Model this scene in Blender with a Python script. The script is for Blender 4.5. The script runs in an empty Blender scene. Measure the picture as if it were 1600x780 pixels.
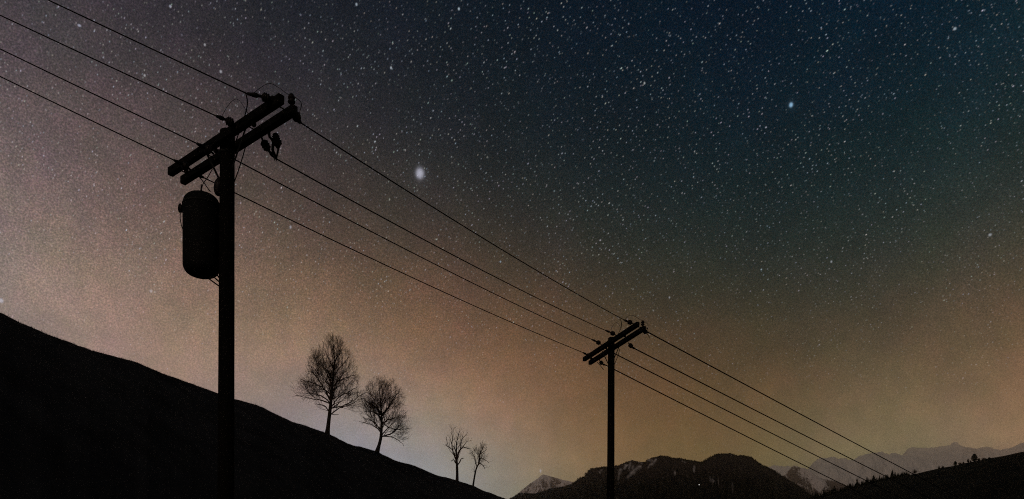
import bpy, math, random
import numpy as np
from mathutils import Vector, Matrix, noise as mnoise

R = math.radians
random.seed(7)
sc = bpy.context.scene
col = sc.collection

# ------------------------------------------------------------------ camera
F, YH, EYE = 1300.0, 960.0, 1.7          # focal length and horizon row for a 1600 wide picture
cam_d = bpy.data.cameras.new('camera')
cam_d.sensor_width = 36.0
cam_d.lens = F / 1600 * 36.0
cam_d.shift_y = (YH - 390) / 1600        # level camera, picture taken from its upper part
cam_d.clip_start = 0.1
cam_d.clip_end = 120000
cam = bpy.data.objects.new('camera', cam_d)
cam.location = (0, 0, EYE)
cam.rotation_euler = (R(90), 0, 0)
col.objects.link(cam)
sc.camera = cam

# ------------------------------------------------------------------ night sky
# <sky fit>
SKY_BANDS = [(0.33992, 0.43868, 0.27651), (4.30506, 2.4452, 1.52416)]
SKY_LOBES = [(-33, 7, 75, -0.38885, -0.16967, -0.00314),
    (-22, 7, 75, -0.49409, -0.47765, -0.15253),
    (-11, 7, 75, -0.63521, 0.32488, 1.43651),
    (0, 7, 75, -0.45774, 0.45736, 1.10935),
    (11, 7, 75, -0.52463, 0.03087, -0.18901),
    (22, 7, 75, -0.3812, 0.74533, 0.97659),
    (33, 7, 75, 0.26145, 0.75221, 1.02945),
    (-36, 17, 26, 1.20402, 1.18308, 1.31077),
    (-18, 17, 26, 1.5885, 1.46715, 0.92074),
    (0, 17, 26, 2.41364, 1.1509, 0.11825),
    (18, 17, 26, 1.68483, 0.04567, -0.58432),
    (36, 17, 26, 1.91092, 0.80728, 0.02899),
    (-36, 31, 22, 0.97736, 0.54678, 0.40943),
    (-18, 31, 22, -0.14121, -0.57227, -0.39887),
    (0, 31, 22, -1.3909, -1.1012, -0.6342),
    (18, 31, 22, -3.13586, -0.59343, 0.11062),
    (36, 31, 22, -0.83841, -0.35254, -0.0625)]
# </sky fit>
SKY_BASE = (0.004, 0.011, 0.017)
MOON_FILL_AZ, MOON_FILL_EL = 200.0, 30.0           # added moonlight behind camera, brightens far snow; azimuth from +Y, clockwise
MOON_FILL_STRENGTH = 0.40
HAZE_DENSITY = 3.4e-5

world = bpy.data.worlds.new('World')
sc.world = world
world.use_nodes = True
NT = world.node_tree
NT.nodes.clear()


def nd(kind, nt=None, **kw):
    n = (nt or NT).nodes.new(kind)
    for k, v in kw.items():
        setattr(n, k, v)
    return n


def put(nt, sock, v):
    if isinstance(v, bpy.types.NodeSocket):
        nt.links.new(v, sock)
    else:
        sock.default_value = v


def M(op, a, b=None, c=None, nt=None, clamp=False):
    nt = nt or NT
    n = nd('ShaderNodeMath', nt, operation=op, use_clamp=clamp)
    for i, v in enumerate((a, b, c)):
        if v is not None:
            put(nt, n.inputs[i], v)
    return n.outputs[0]


def V(op, a, b=None, c=None, scale=None, nt=None):
    nt = nt or NT
    n = nd('ShaderNodeVectorMath', nt, operation=op)
    for i, v in enumerate((a, b, c)):
        if v is not None:
            put(nt, n.inputs[i], v)
    if scale is not None:
        put(nt, n.inputs['Scale'], scale)
    return n.outputs['Value'] if op in ('DOT_PRODUCT', 'LENGTH', 'DISTANCE') else n.outputs[0]


def comb(x, y, z, nt=None):
    nt = nt or NT
    n = nd('ShaderNodeCombineXYZ', nt)
    for i, v in enumerate((x, y, z)):
        put(nt, n.inputs[i], v)
    return n.outputs[0]


def sep(v, nt=None):
    nt = nt or NT
    n = nd('ShaderNodeSeparateXYZ', nt)
    nt.links.new(v, n.inputs[0])
    return n.outputs[0], n.outputs[1], n.outputs[2]


def azel(az, el):
    a, e = R(az), R(el)
    return Vector((math.sin(a) * math.cos(e), math.cos(a) * math.cos(e), math.sin(e)))


def look(px, py):
    return Vector(((px - 800) / F, 1.0, (YH - py) / F)).normalized()


tc = nd('ShaderNodeTexCoord')
D = V('NORMALIZE', tc.outputs['Generated'])
dx, dy, dz = sep(D)
el = M('MAXIMUM', dz, .08)

acc = tuple(math.log(v) for v in SKY_BASE)                 # log radiance
acc_s = None
for s, wgt in zip((.12, .4), SKY_BANDS):                   # airglow bands hugging the horizon
    t = V('SCALE', wgt, scale=M('EXPONENT', M('MULTIPLY', el, -1 / s)))
    acc_s = V('ADD', t, acc if acc_s is None else acc_s)
for az, e, k, r, g, b in SKY_LOBES:                        # broad glows: towns beyond the hills, milky band
    t = M('EXPONENT', M('MULTIPLY_ADD', V('DOT_PRODUCT', D, tuple(azel(az, e))), k, -k))
    acc_s = V('ADD', acc_s, V('SCALE', (r, g, b), scale=t))
# colour mottling of the night sky: broad, then fine
for scl, amp, det in ((15.0, .46, 3.0), (46.0, .30, 1.0)):
    n = nd('ShaderNodeTexNoise')
    n.inputs['Scale'].default_value = scl
    n.inputs['Detail'].default_value = det
    NT.links.new(D, n.inputs['Vector'])
    acc_s = V('ADD', acc_s, V('SCALE', V('SUBTRACT', n.outputs['Color'], (.5, .5, .5)), scale=amp * .6))
    acc_s = V('ADD', acc_s, V('SCALE', (1, 1, 1), scale=M('MULTIPLY', M('SUBTRACT', n.outputs['Fac'], .5), amp * 1.3)))
# image grain of about a pixel put into the sky's brightness, fading into the thick air near the horizon
clear = nd('ShaderNodeMapRange', interpolation_type='SMOOTHSTEP')
NT.links.new(el, clear.inputs['Value'])
clear.inputs['From Min'].default_value = .14
clear.inputs['From Max'].default_value = .42
clear.inputs['To Min'].default_value = .20
clear = clear.outputs[0]
n = nd('ShaderNodeTexNoise')
n.inputs['Scale'].default_value = 680.0
n.inputs['Detail'].default_value = 0.0
NT.links.new(D, n.inputs['Vector'])
gr = V('ADD', V('SCALE', V('SUBTRACT', n.outputs['Color'], (.5, .5, .5)), scale=.28),
       V('SCALE', (1, 1, 1), scale=M('MULTIPLY', M('SUBTRACT', n.outputs['Fac'], .5), 1.6)))
acc_s = V('ADD', acc_s, V('SCALE', gr, scale=clear))
ax, ay, azz = sep(acc_s)
glow = comb(M('EXPONENT', ax), M('EXPONENT', ay), M('EXPONENT', azz))

# star layers in coordinates turning about a celestial pole, so that they smear into short arcs
pole_ax = look(2400, 1900)
e1 = pole_ax.cross(Vector((0, 0, 1))).normalized()
e2 = pole_ax.cross(e1).normalized()
qx, qy, qz = (V('DOT_PRODUCT', D, tuple(v)) for v in (e1, e2, pole_ax))
ha = M('ARCTAN2', qy, qx)
th = M('ARCCOSINE', qz)
mid = look(900, 300)
sin0 = math.sqrt(1 - mid.dot(pole_ax) ** 2)
U0 = M('MULTIPLY', ha, sin0 * F)
V0 = M('MULTIPLY', th, F)


def star_layer(cell, sig, gain, power, stretch, off):
    uv = comb(M('MULTIPLY_ADD', U0, 1 / (cell * stretch), off), M('MULTIPLY_ADD', V0, 1 / cell, off * .7), 0.0)
    v = nd('ShaderNodeTexVoronoi', voronoi_dimensions='2D', feature='F1')
    v.inputs['Scale'].default_value = 1.0
    NT.links.new(uv, v.inputs['Vector'])
    r, g, b = sep(v.outputs['Color'])
    dd = M('MULTIPLY', v.outputs['Distance'], cell / sig)
    prof = M('EXPONENT', M('MULTIPLY', M('MULTIPLY', dd, dd), -1.0))
    amp = M('MULTIPLY', M('POWER', r, power), gain)
    tint = comb(M('MULTIPLY_ADD', g, .40, .66), .90, M('MULTIPLY_ADD', b, .45, .72))
    return V('SCALE', tint, scale=M('MULTIPLY', prof, amp))


stars = star_layer(5.2, .60, .33, 4.0, 1.4, 3.1)
for a in ((9.5, .60, .40, 4.4, 1.6, 17.3), (23.0, .62, .66, 5.0, 1.7, 41.7), (95.0, .8, .60, 3.0, 1.3, 7.9)):
    stars = V('ADD', stars, star_layer(*a))
patch = nd('ShaderNodeTexNoise')                          # star fields are uneven: knots and gaps
patch.inputs['Scale'].default_value = 17.0
patch.inputs['Detail'].default_value = 2.0
NT.links.new(D, patch.inputs['Vector'])
stars = V('SCALE', stars, scale=M('MULTIPLY', clear, M('MAXIMUM', M('MULTIPLY_ADD', patch.outputs['Fac'], 3.2, -.65), .25)))

# the few bright stars that stand out, each a direction in the sky (size in picture pixels)
BRIGHT = [(656, 271, 6.2, 8.0, (.46, .46, .56)), (1236, 164, 4.0, 4.8, (.30, .52, .74)), (844.5, 736, 2.4, 5.0, (.30, .36, .52)),
          (454, 355, 2.4, 4.2, (.26, .29, .36)), (717, 14, 2.3, 3.0, (.42, .50, .56)), (557, 7, 2.3, 3.0, (.36, .42, .48)),
          (1547, 367, 3.4, 2.8, (.34, .36, .40)), (1007, 130, 2.0, 2.8, (.40, .42, .42)), (1299, 409, 2.2, 2.8, (.32, .34, .38)),
          (1046, 465, 2.0, 2.8, (.30, .31, .34)), (2, 470, 4.2, 5.0, (.34, .38, .50)), (236, 455, 3.2, 3.6, (.26, .28, .33)),
          (124, 40, 3.2, 2.2, (.34, .36, .46)), (782, 409, 2.0, 2.4, (.26, .36, .44)), (345, 112, 2.6, 3.2, (.36, .36, .40)),
          (611, 106, 2.2, 3.2, (.40, .44, .48)), (266, 10, 2.2, 3.0, (.34, .36, .44)), (1492, 45, 3.0, 2.6, (.36, .42, .46)),
          (320, 70, 2.2, 2.8, (.34, .34, .36)), (226, 118, 2.2, 2.6, (.36, .36, .38))]
for px, py, sx, sy, c in BRIGHT:
    d = look(px, py)
    df = V('MULTIPLY', V('SUBTRACT', D, tuple(d)), (1.0, 1.0, sx / sy))
    r = M('MULTIPLY', V('LENGTH', df), F / (sx * (.86 if sx > 5 else .56)))
    prof = M('EXPONENT', M('MULTIPLY', M('POWER', r, 3.0), -1.0))
    stars = V('ADD', stars, V('SCALE', c, scale=prof))
    if (px, py) in ((656, 271), (1236, 164)):                                            # the soft bloom of the two brightest
        halo = M('EXPONENT', M('MULTIPLY', r, -1.1))
        stars = V('ADD', stars, V('SCALE', c, scale=M('MULTIPLY', halo, .16)))

sky = nd('ShaderNodeTexSky', sky_type='NISHITA', sun_disc=False)
sky.sun_elevation = R(MOON_FILL_EL)
sky.sun_rotation = R(MOON_FILL_AZ)
moonlit = V('SCALE', sky.outputs[0], scale=.0003)
bg = nd('ShaderNodeBackground')
NT.links.new(V('ADD', V('ADD', glow, stars), moonlit), bg.inputs['Color'])
bg.inputs['Strength'].default_value = 1.0
wo = nd('ShaderNodeOutputWorld')
NT.links.new(bg.outputs[0], wo.inputs['Surface'])
world.cycles.sampling_method = 'MANUAL'
world.cycles.sample_map_resolution = 512

moon_fill_d = bpy.data.lights.new('moon', 'SUN')  # added lamp with no visible source, lifts the distant snow slopes
moon_fill_d.energy = MOON_FILL_STRENGTH
moon_fill_d.angle = R(.5)
moon_fill_d.color = (1.0, .78, .60)
moon = bpy.data.objects.new('moon', moon_fill_d)
moon.rotation_euler = azel(MOON_FILL_AZ, MOON_FILL_EL).to_track_quat('Z', 'Y').to_euler()
col.objects.link(moon)

sc.view_settings.view_transform = 'Standard'
sc.view_settings.look = 'None'
sc.view_settings.exposure = 0.0
sc.view_settings.gamma = 1.0
sc.view_settings.use_curve_mapping = False
sc.cycles.use_denoising = False
sc.cycles.filter_width = 1.05
sc.cycles.max_bounces = 4
sc.cycles.diffuse_bounces = 1
sc.cycles.glossy_bounces = 1
sc.cycles.volume_bounces = 1
sc.cycles.sample_clamp_direct = .8
sc.cycles.sample_clamp_indirect = .3


# ------------------------------------------------------------------ materials
def material(name, base, var=.3, scale=4.0, rough=.9, stretch=(1, 1, 1), bump=0.0, spec=.15, bump_d=.02):
    m = bpy.data.materials.new(name)
    m.use_nodes = True
    nt = m.node_tree
    b = nt.nodes['Principled BSDF']
    t = nd('ShaderNodeTexCoord', nt)
    mp = nd('ShaderNodeMapping', nt)
    mp.inputs['Scale'].default_value = stretch
    nt.links.new(t.outputs['Object'], mp.inputs[0])
    n = nd('ShaderNodeTexNoise', nt)
    n.inputs['Scale'].default_value = scale
    n.inputs['Detail'].default_value = 6
    nt.links.new(mp.outputs[0], n.inputs['Vector'])
    cr = nd('ShaderNodeValToRGB', nt)
    cr.color_ramp.elements[0].position = .3
    cr.color_ramp.elements[1].position = .7
    cr.color_ramp.elements[0].color = tuple(c * (1 - var) for c in base) + (1,)
    cr.color_ramp.elements[1].color = tuple(c * (1 + var) for c in base) + (1,)
    nt.links.new(n.outputs['Fac'], cr.inputs[0])
    nt.links.new(cr.outputs[0], b.inputs['Base Color'])
    b.inputs['Roughness'].default_value = rough
    b.inputs['Specular IOR Level'].default_value = spec
    if bump:
        bp = nd('ShaderNodeBump', nt)
        bp.inputs['Strength'].default_value = bump
        bp.inputs['Distance'].default_value = bump_d
        nt.links.new(n.outputs['Fac'], bp.inputs['Height'])
        nt.links.new(bp.outputs[0], b.inputs['Normal'])
    return m


MAT = {
    'wood': material('creosoted pole wood', (.006, .005, .0045), .35, 3.0, .9, (18, 18, .7), .35, .08),
    'arm': material('weathered crossarm timber', (.006, .005, .0045), .35, 3.0, .85, (6, 6, 6), .3, .08),
    'steel': material('dull galvanised steel', (.010, .010, .010), .3, 14.0, .65, bump=.05),
    'tank': material('painted transformer steel', (.005, .005, .005), .2, 5.0, .8, bump=.05),
    'porcelain': material('brown glazed porcelain', (.014, .009, .008), .2, 9.0, .55),
    'cable': material('black cable sheath', (.008, .008, .008), .15, 9.0, .8, spec=.05),
    'bark': material('winter bark', (.026, .020, .017), .35, 3.0, .95, (4, 4, 1), .3),
    'twig': material('thin brown twigs', (.055, .034, .027), .25, 1.5, .95, spec=.05),
    'grass': material('dark winter grass', (.024, .024, .027), .35, .35, .98, spec=.02, bump=.4, bump_d=.06),
    'meadow': material('dark alpine meadow', (.014, .015, .013), .35, .02, .98, spec=.02, bump=.4, bump_d=.3),
    'needle': material('spruce needles', (.011, .014, .010), .4, .5, .95, spec=.03),
    'leafy': material('evergreen leaves', (.020, .026, .016), .4, .8, .9, spec=.05),
    'soil': material('valley floor grass', (.030, .034, .024), .35, .02, .98, spec=.02),
}


def rocky(name, rock, forest, snow, snow_lo, snow_w, tree_z, cell, rough_n=6.0):
    """Mountain surface: forest low down, bare rock, and snow lying where slope and noise let it."""
    m = bpy.data.materials.new(name)
    m.use_nodes = True
    nt = m.node_tree
    b = nt.nodes['Principled BSDF']
    b.inputs['Roughness'].default_value = .95
    b.inputs['Specular IOR Level'].default_value = .05
    g = nd('ShaderNodeNewGeometry', nt)
    px, py, pz = sep(g.outputs['Position'], nt)
    _, _, nz = sep(g.outputs['Normal'], nt)

    def noi(sx, sy, sz, det):
        n = nd('ShaderNodeTexNoise', nt)
        n.inputs['Scale'].default_value = 1.0
        n.inputs['Detail'].default_value = det
        nt.links.new(V('MULTIPLY', g.outputs['Position'], (sx, sy, sz), nt=nt), n.inputs['Vector'])
        return n.outputs['Fac']
    streak = noi(1 / cell, .4 / cell, .28 / cell, 5)
    fine = noi(rough_n / cell, rough_n / cell, rough_n * .8 / cell, 4)
    hgt = M('MULTIPLY_ADD', M('SUBTRACT', pz, tree_z, nt=nt), 1 / (tree_z * .5), .5, nt=nt)
    s = M('ADD', M('MULTIPLY', streak, 1.2, nt=nt), M('MULTIPLY', fine, .6, nt=nt), nt=nt)
    s = M('ADD', s, M('MULTIPLY', M('MINIMUM', M('MAXIMUM', hgt, 0.0, nt=nt), 1.2, nt=nt), .35, nt=nt), nt=nt)
    s = M('ADD', s, M('MULTIPLY', nz, .25, nt=nt), nt=nt)
    mr = nd('ShaderNodeMapRange', nt, interpolation_type='SMOOTHSTEP')
    nt.links.new(s, mr.inputs['Value'])
    mr.inputs['From Min'].default_value = snow_lo
    mr.inputs['From Max'].default_value = snow_lo + snow_w
    mx = nd('ShaderNodeMix', nt, data_type='RGBA')
    mx.inputs['A'].default_value = forest + (1,)
    mx.inputs['B'].default_value = rock + (1,)
    nt.links.new(M('MULTIPLY_ADD', M('SUBTRACT', M('ADD', hgt, fine, nt=nt), 1.0, nt=nt), 2.5, .5, nt=nt, clamp=True), mx.inputs['Factor'])
    mx2 = nd('ShaderNodeMix', nt, data_type='RGBA')
    at_ = nd('ShaderNodeAttribute', nt, attribute_name='snow_lie')
    lie = M('MULTIPLY', at_.outputs['Fac'], M('MULTIPLY_ADD', fine, 2.2, -.45, nt=nt, clamp=True), nt=nt)
    nt.links.new(M('MAXIMUM', mr.outputs[0], lie, nt=nt), mx2.inputs['Factor'])
    nt.links.new(mx.outputs['Result'], mx2.inputs['A'])
    mx2.inputs['B'].default_value = snow + (1,)
    nt.links.new(mx2.outputs['Result'], b.inputs['Base Color'])
    return m


# ------------------------------------------------------------------ helpers
def P(px, py, d):
    """World point seen at pixel (px, py) of the photograph at distance d in front of the camera."""
    return Vector(((px - 800) / F * d, d, EYE + (YH - py) / F * d))


def tag(o, label=None, cat=None, group=None, kind=None):
    if label:
        o['label'] = label
    if cat:
        o['category'] = cat
    if group:
        o['group'] = group
    if kind:
        o['kind'] = kind
    return o


def empty(name, loc):
    o = bpy.data.objects.new(name, None)
    o.location = loc
    o.empty_display_size = .2
    col.objects.link(o)
    return o


def mesh_obj(name, verts, faces, mat, parent=None, smooth=True):
    """One mesh object. Vertices are world coordinates; a child keeps them under its parent."""
    me = bpy.data.meshes.new(name)
    base = Vector((0, 0, 0))
    if parent is not None:
        base = world_loc(parent)
    me.from_pydata([tuple(Vector(v) - base) for v in verts], [], faces)
    if smooth:
        me.polygons.foreach_set('use_smooth', [True] * len(me.polygons))
    me.materials.append(mat)
    me.update()
    o = bpy.data.objects.new(name, me)
    col.objects.link(o)
    if parent is not None:
        o.parent = parent
    return o


def world_loc(o):
    v = Vector(o.location)
    while o.parent is not None:
        o = o.parent
        v += Vector(o.location)
    return v


class MB:
    def __init__(self):
        self.v, self.f = [], []

    def add(self, vs, fs):
        k = len(self.v)
        self.v += vs
        self.f += [tuple(i + k for i in f) for f in fs]

    def tube(self, pts, rad, sides=6, cap=True):
        pts = [Vector(p) for p in pts]
        if not hasattr(rad, '__len__'):
            rad = [rad] * len(pts)
        t0 = (pts[1] - pts[0]).normalized()
        a = Vector((0, 0, 1)) if abs(t0.z) < .9 else Vector((1, 0, 0))
        u = t0.cross(a).normalized()
        vs, n = [], len(pts)
        for i, p in enumerate(pts):
            t = (pts[min(i + 1, n - 1)] - pts[max(i - 1, 0)])
            t = t.normalized() if t.length > 1e-9 else t0
            u = (u - t * u.dot(t))
            u = u.normalized() if u.length > 1e-6 else t.orthogonal().normalized()
            w = t.cross(u)
            for k in range(sides):
                an = 2 * math.pi * k / sides
                vs.append(p + (u * math.cos(an) + w * math.sin(an)) * rad[i])
        fs = []
        for i in range(n - 1):
            for k in range(sides):
                k2 = (k + 1) % sides
                fs.append((i * sides + k, i * sides + k2, (i + 1) * sides + k2, (i + 1) * sides + k))
        if cap:
            fs.append(tuple(range(sides - 1, -1, -1)))
            fs.append(tuple((n - 1) * sides + k for k in range(sides)))
        self.add(vs, fs)

    def lathe(self, p0, p1, prof, sides=16):
        """prof: list of (fraction along p0-p1, radius)."""
        p0, p1 = Vector(p0), Vector(p1)
        self.tube_dir([p0.lerp(p1, t) for t, r in prof], [r for t, r in prof], (p1 - p0).normalized(), sides)

    def tube_dir(self, pts, rad, t, sides):
        u = t.orthogonal().normalized()
        w = t.cross(u)
        vs = []
        for p, r in zip(pts, rad):
            for k in range(sides):
                an = 2 * math.pi * k / sides
                vs.append(p + (u * math.cos(an) + w * math.sin(an)) * max(r, .0008))
        fs = []
        n = len(pts)
        for i in range(n - 1):
            for k in range(sides):
                k2 = (k + 1) % sides
                fs.append((i * sides + k, i * sides + k2, (i + 1) * sides + k2, (i + 1) * sides + k))
        fs.append(tuple(range(sides - 1, -1, -1)))
        fs.append(tuple((n - 1) * sides + k for k in range(sides)))
        self.add(vs, fs)

    def beam(self, p0, p1, w, h, side, bev=.012):
        """Square timber with chamfered long edges from p0 to p1; side = horizontal unit vector across it."""
        up = Vector((0, 0, 1))
        sec = [(-w / 2 + bev, -h / 2), (w / 2 - bev, -h / 2), (w / 2, -h / 2 + bev), (w / 2, h / 2 - bev),
               (w / 2 - bev, h / 2), (-w / 2 + bev, h / 2), (-w / 2, h / 2 - bev), (-w / 2, -h / 2 + bev)]
        vs = []
        ax = (p1 - p0).normalized()
        up = ax.cross(side).normalized()
        if up.z < 0:
            up = -up
        for p, k in ((p0, .9), (p0 + ax * .012, 1), (p1 - ax * .012, 1), (p1, .9)):
            for a, b in sec:
                vs.append(p + side * a * k + up * b * k)
        fs = []
        for i in range(3):
            for k in range(8):
                fs.append((i * 8 + k, i * 8 + (k + 1) % 8, (i + 1) * 8 + (k + 1) % 8, (i + 1) * 8 + k))
        fs += [tuple(range(7, -1, -1)), tuple(range(24, 32))]
        self.add(vs, fs)

    def build(self, name, mat, parent=None, smooth=True):
        return mesh_obj(name, self.v, self.f, mat, parent, smooth)


def spline(pts, n=8):
    """Catmull-Rom through pts."""
    pts = [Vector(p) for p in pts]
    out = []
    for i in range(len(pts) - 1):
        p0 = pts[max(i - 1, 0)]
        p1, p2 = pts[i], pts[i + 1]
        p3 = pts[min(i + 2, len(pts) - 1)]
        for k in range(n):
            t = k / n
            out.append(.5 * ((2 * p1) + (p2 - p0) * t + (2 * p0 - 5 * p1 + 4 * p2 - p3) * t * t + (3 * p1 - p0 - 3 * p2 + p3) * t ** 3))
    out.append(pts[-1])
    return out


def interp(tab, x):
    return float(np.interp(x, [t[0] for t in tab], [t[1] for t in tab]))


def fbm(x, y, z, oct=5):
    return mnoise.fractal(Vector((x, y, z)), 1.0, 2.0, oct)


# ------------------------------------------------------------------ ground sheet
mb = MB()
rings = [0, 6, 15, 30, 60, 120, 300, 800, 2000, 5000, 12000, 36000]
NA = 72
vs, fs = [Vector((0, 0, 0))], []
for ri, r in enumerate(rings[1:]):
    for k in range(NA):
        a = 2 * math.pi * k / NA
        z = 0.0 if r < 50 else -.4 - abs(fbm(r * .01 + 3 * math.cos(a), 3 * math.sin(a), 1.7)) * min(r * .004, 6)
        vs.append(Vector((r * math.cos(a), r * math.sin(a), z)))
for k in range(NA):
    fs.append((0, 1 + k, 1 + (k + 1) % NA))
for ri in range(len(rings) - 2):
    b0, b1 = 1 + ri * NA, 1 + (ri + 1) * NA
    for k in range(NA):
        k2 = (k + 1) % NA
        fs.append((b0 + k, b1 + k, b1 + k2, b0 + k2))
tag(mesh_obj('ground', vs, fs, MAT['soil']), kind='structure')


# ------------------------------------------------------------------ hills and mountains
def sheet(name, cols, mat):
    """cols: list of columns, each a list of points of equal length."""
    n = len(cols[0])
    vs = [p for c in cols for p in c]
    fs = []
    for i in range(len(cols) - 1):
        for k in range(n - 1):
            a = i * n + k
            fs.append((a, a + n, a + n + 1, a + 1))
    return tag(mesh_obj(name, vs, fs, mat), kind='structure')


HILL = [(-2600, 300, 34), (-1500, 250, 32), (-800, 285, 33), (-400, 355, 36), (-150, 436, 40), (0, 487.5, 45), (30, 502, 46.5), (65, 517.5, 48), (100, 532, 50),
        (140, 546, 52), (180, 557, 55), (210, 565.5, 57), (230, 573, 58), (265, 588, 61), (300, 601, 64), (340, 614, 68), (366, 624, 70),
        (400, 633.5, 73), (430, 647, 76), (450, 656, 78), (480, 666, 82), (503, 674.5, 86), (511, 678, 87), (520, 681.5, 89), (545, 693, 93),
        (575, 701.5, 98), (588, 705, 100), (600, 711, 102), (620, 720.5, 106), (645, 727.5, 110), (665, 735, 113), (685, 743.5, 117),
        (700, 747, 120), (714, 751, 122), (740, 760, 127), (760, 768.5, 131), (785, 777.5, 137), (810, 787, 143), (900, 822, 170), (1000, 855, 205), (1150, 890, 270),
        (1400, 925, 380), (1800, 950, 520)]
hx = [h[0] for h in HILL]
hy = [h[1] for h in HILL]
hd = [h[2] for h in HILL]


def ridge_y(px):
    return float(np.interp(px, hx, hy))


def ridge_d(px):
    return float(np.interp(px, hx, hd))


def ridge_pt(px):
    return P(px, ridge_y(px), ridge_d(px))


def cubic_table(xs, ys, q):
    """Monotone-ish smooth curve through the traced points."""
    i = min(max(int(np.searchsorted(xs, q)) - 1, 0), len(xs) - 2)
    h = xs[i + 1] - xs[i]
    t = (q - xs[i]) / h

    def m(j):
        if j <= 0 or j >= len(xs) - 1:
            return 0.0 if j <= 0 else (ys[-1] - ys[-2]) / (xs[-1] - xs[-2])
        return (ys[j + 1] - ys[j - 1]) / (xs[j + 1] - xs[j - 1])
    a, b = ys[i], ys[i + 1]
    return (a * (1 + 2 * t) * (1 - t) ** 2 + h * m(i) * t * (1 - t) ** 2 + b * t * t * (3 - 2 * t) + h * m(i + 1) * t * t * (t - 1))


cols = []
for px in list(np.linspace(-2600, -40, 90)) + list(np.linspace(-30, 830, 520)) + list(np.linspace(845, 1800, 80)):
    px = float(px)
    r = P(px, cubic_table(hx, hy, px), ridge_d(px))
    d = r.y
    c = []
    for k in range(26):
        t = k / 25
        f = .42 + .58 * t
        z = (r.z + .5) * (1.25 * t - .25 * t * t) - .5
        x, y = r.x * f, r.y * f
        nz = fbm(x * .22, y * .22, 3.3, 5) * .10 * min(1, t * 4) + fbm(x * 1.3, y * 1.3, 8.1, 3) * .025
        c.append(Vector((x, y, z + nz)))
    for k in range(1, 10):
        t = k / 9
        f = 1 + .35 * t
        c.append(Vector((r.x * f, r.y * f, c[25].z * (1 - t * t * .9) - t * .3 + fbm(r.x * .2, r.y * f * .2, 1.0) * .1)))
    cols.append(c)
sheet('hillside', cols, MAT['grass'])
CREST = {}

# short grass along the crest that breaks the hill's outline
mb = MB()
for i in range(9000):
    px = random.uniform(-60, 830)
    d = ridge_d(px)
    f = 1 + random.uniform(-1.8, .4) / d
    r = P(px, cubic_table(hx, hy, px), d)
    b = Vector((r.x * f, r.y * f, r.z - max(0, 1 - f) * r.z * 1.35 - .05 + fbm(r.x * .22, r.y * .22, 3.3, 5) * .10))
    h = random.uniform(.05, .13) * (1.6 if random.random() < .06 else 1)
    w = Vector((random.uniform(-1, 1), random.uniform(-1, 1), 0)).normalized() * .012
    tip = b + Vector((random.uniform(-.05, .05), random.uniform(-.05, .05), h + .05))
    mb.add([b - w, b + w, tip], [(0, 1, 2)])
tag(mb.build('grass', MAT['grass'], smooth=False), 'short dark grass along the crest of the left hill', 'grass', kind='stuff')

RIDGE2 = [(1120, 845, 1500), (1200, 812, 1380), (1255, 788, 1300), (1270, 781, 1270), (1290, 774.5, 1230), (1310, 769, 1190), (1330, 763, 1150), (1350, 757, 1110), (1380, 750, 1050),
          (1410, 744, 1000), (1430, 740.5, 960), (1450, 736, 925), (1470, 731.5, 890), (1490, 728, 855), (1510, 723.5, 820), (1530, 719.5, 790),
          (1550, 715.5, 760), (1575, 711, 725), (1600, 705.5, 690), (1660, 691, 640), (1800, 655, 560), (2200, 560, 430), (2800, 520, 400)]
r2x = [h[0] for h in RIDGE2]
r2y = [h[1] for h in RIDGE2]
r2d = [h[2] for h in RIDGE2]


def ridge2_pt(px):
    return P(px, cubic_table(r2x, r2y, px), float(np.interp(px, r2x, r2d)))


cols = []
for px in list(np.linspace(1120, 1240, 12)) + list(np.linspace(1245, 1620, 260)) + list(np.linspace(1640, 2800, 40)):
    r = ridge2_pt(float(px))
    c = []
    for k in range(30):
        t = k / 29
        f = .35 + .65 * t
        x, y = r.x * f, r.y * f
        z = (r.z + 4) * (1.2 * t - .2 * t * t) - 4 + fbm(x * .01, y * .01, 2.2, 5) * 1.6 * min(1, (1 - t) * 6)
        c.append(Vector((x, y, z + fbm(x * .05, y * .05, 7.7, 3) * .18)))
    for k in range(1, 8):
        t = k / 7
        f = 1 + .4 * t
        c.append(Vector((r.x * f, r.y * f, r.z * (1 - t * t) - 4 * t)))
    cols.append(c)
sheet('meadow_hill', cols, MAT['meadow'])


def mountain(name, sky_line, d, mat, ncol=320, nrow=46, foot=.55, gully=.25, jag=0.0, seed=0.0, power=1.15, cells=9.0):
    xs = [s[0] for s in sky_line]
    ys = [s[1] for s in sky_line]
    cols = []
    span = (xs[-1] - xs[0]) / F * d
    L = span / cells
    for px in np.linspace(xs[0], xs[-1], ncol):
        px = float(px)
        dd = d * (1 + .035 * fbm(px * .012, seed, .5, 3))
        r = P(px, float(np.interp(px, xs, ys)), dd)
        r.z += jag * d / F * fbm(px * .35, seed, 2.0, 4)
        c = []
        for k in range(8, 0, -1):
            t = k / 8
            f = 1 + .3 * t
            c.append(Vector((r.x * f, r.y * f, r.z * (1 - t ** 1.2) - 30 * t)))
        for k in range(nrow):
            t = (k / (nrow - 1)) ** 1.4
            f = 1 - (1 - foot) * t
            x, y = r.x * f, r.y * f
            z = (r.z + 40) * (1 - t) ** power - 40
            rid = 1 - abs(fbm(x / L + seed, y / L * .45, seed * 2, 6)) * 1.6
            amp = gully * r.z * min(1, t * 5) * (1 - t)
            z += (rid - .95) * amp
            y2 = y - (rid - .6) * amp * .6
            c.append(Vector((x * y2 / y, y2, z)))
        cols.append(c)
    return sheet(name, cols, mat), cols


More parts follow.
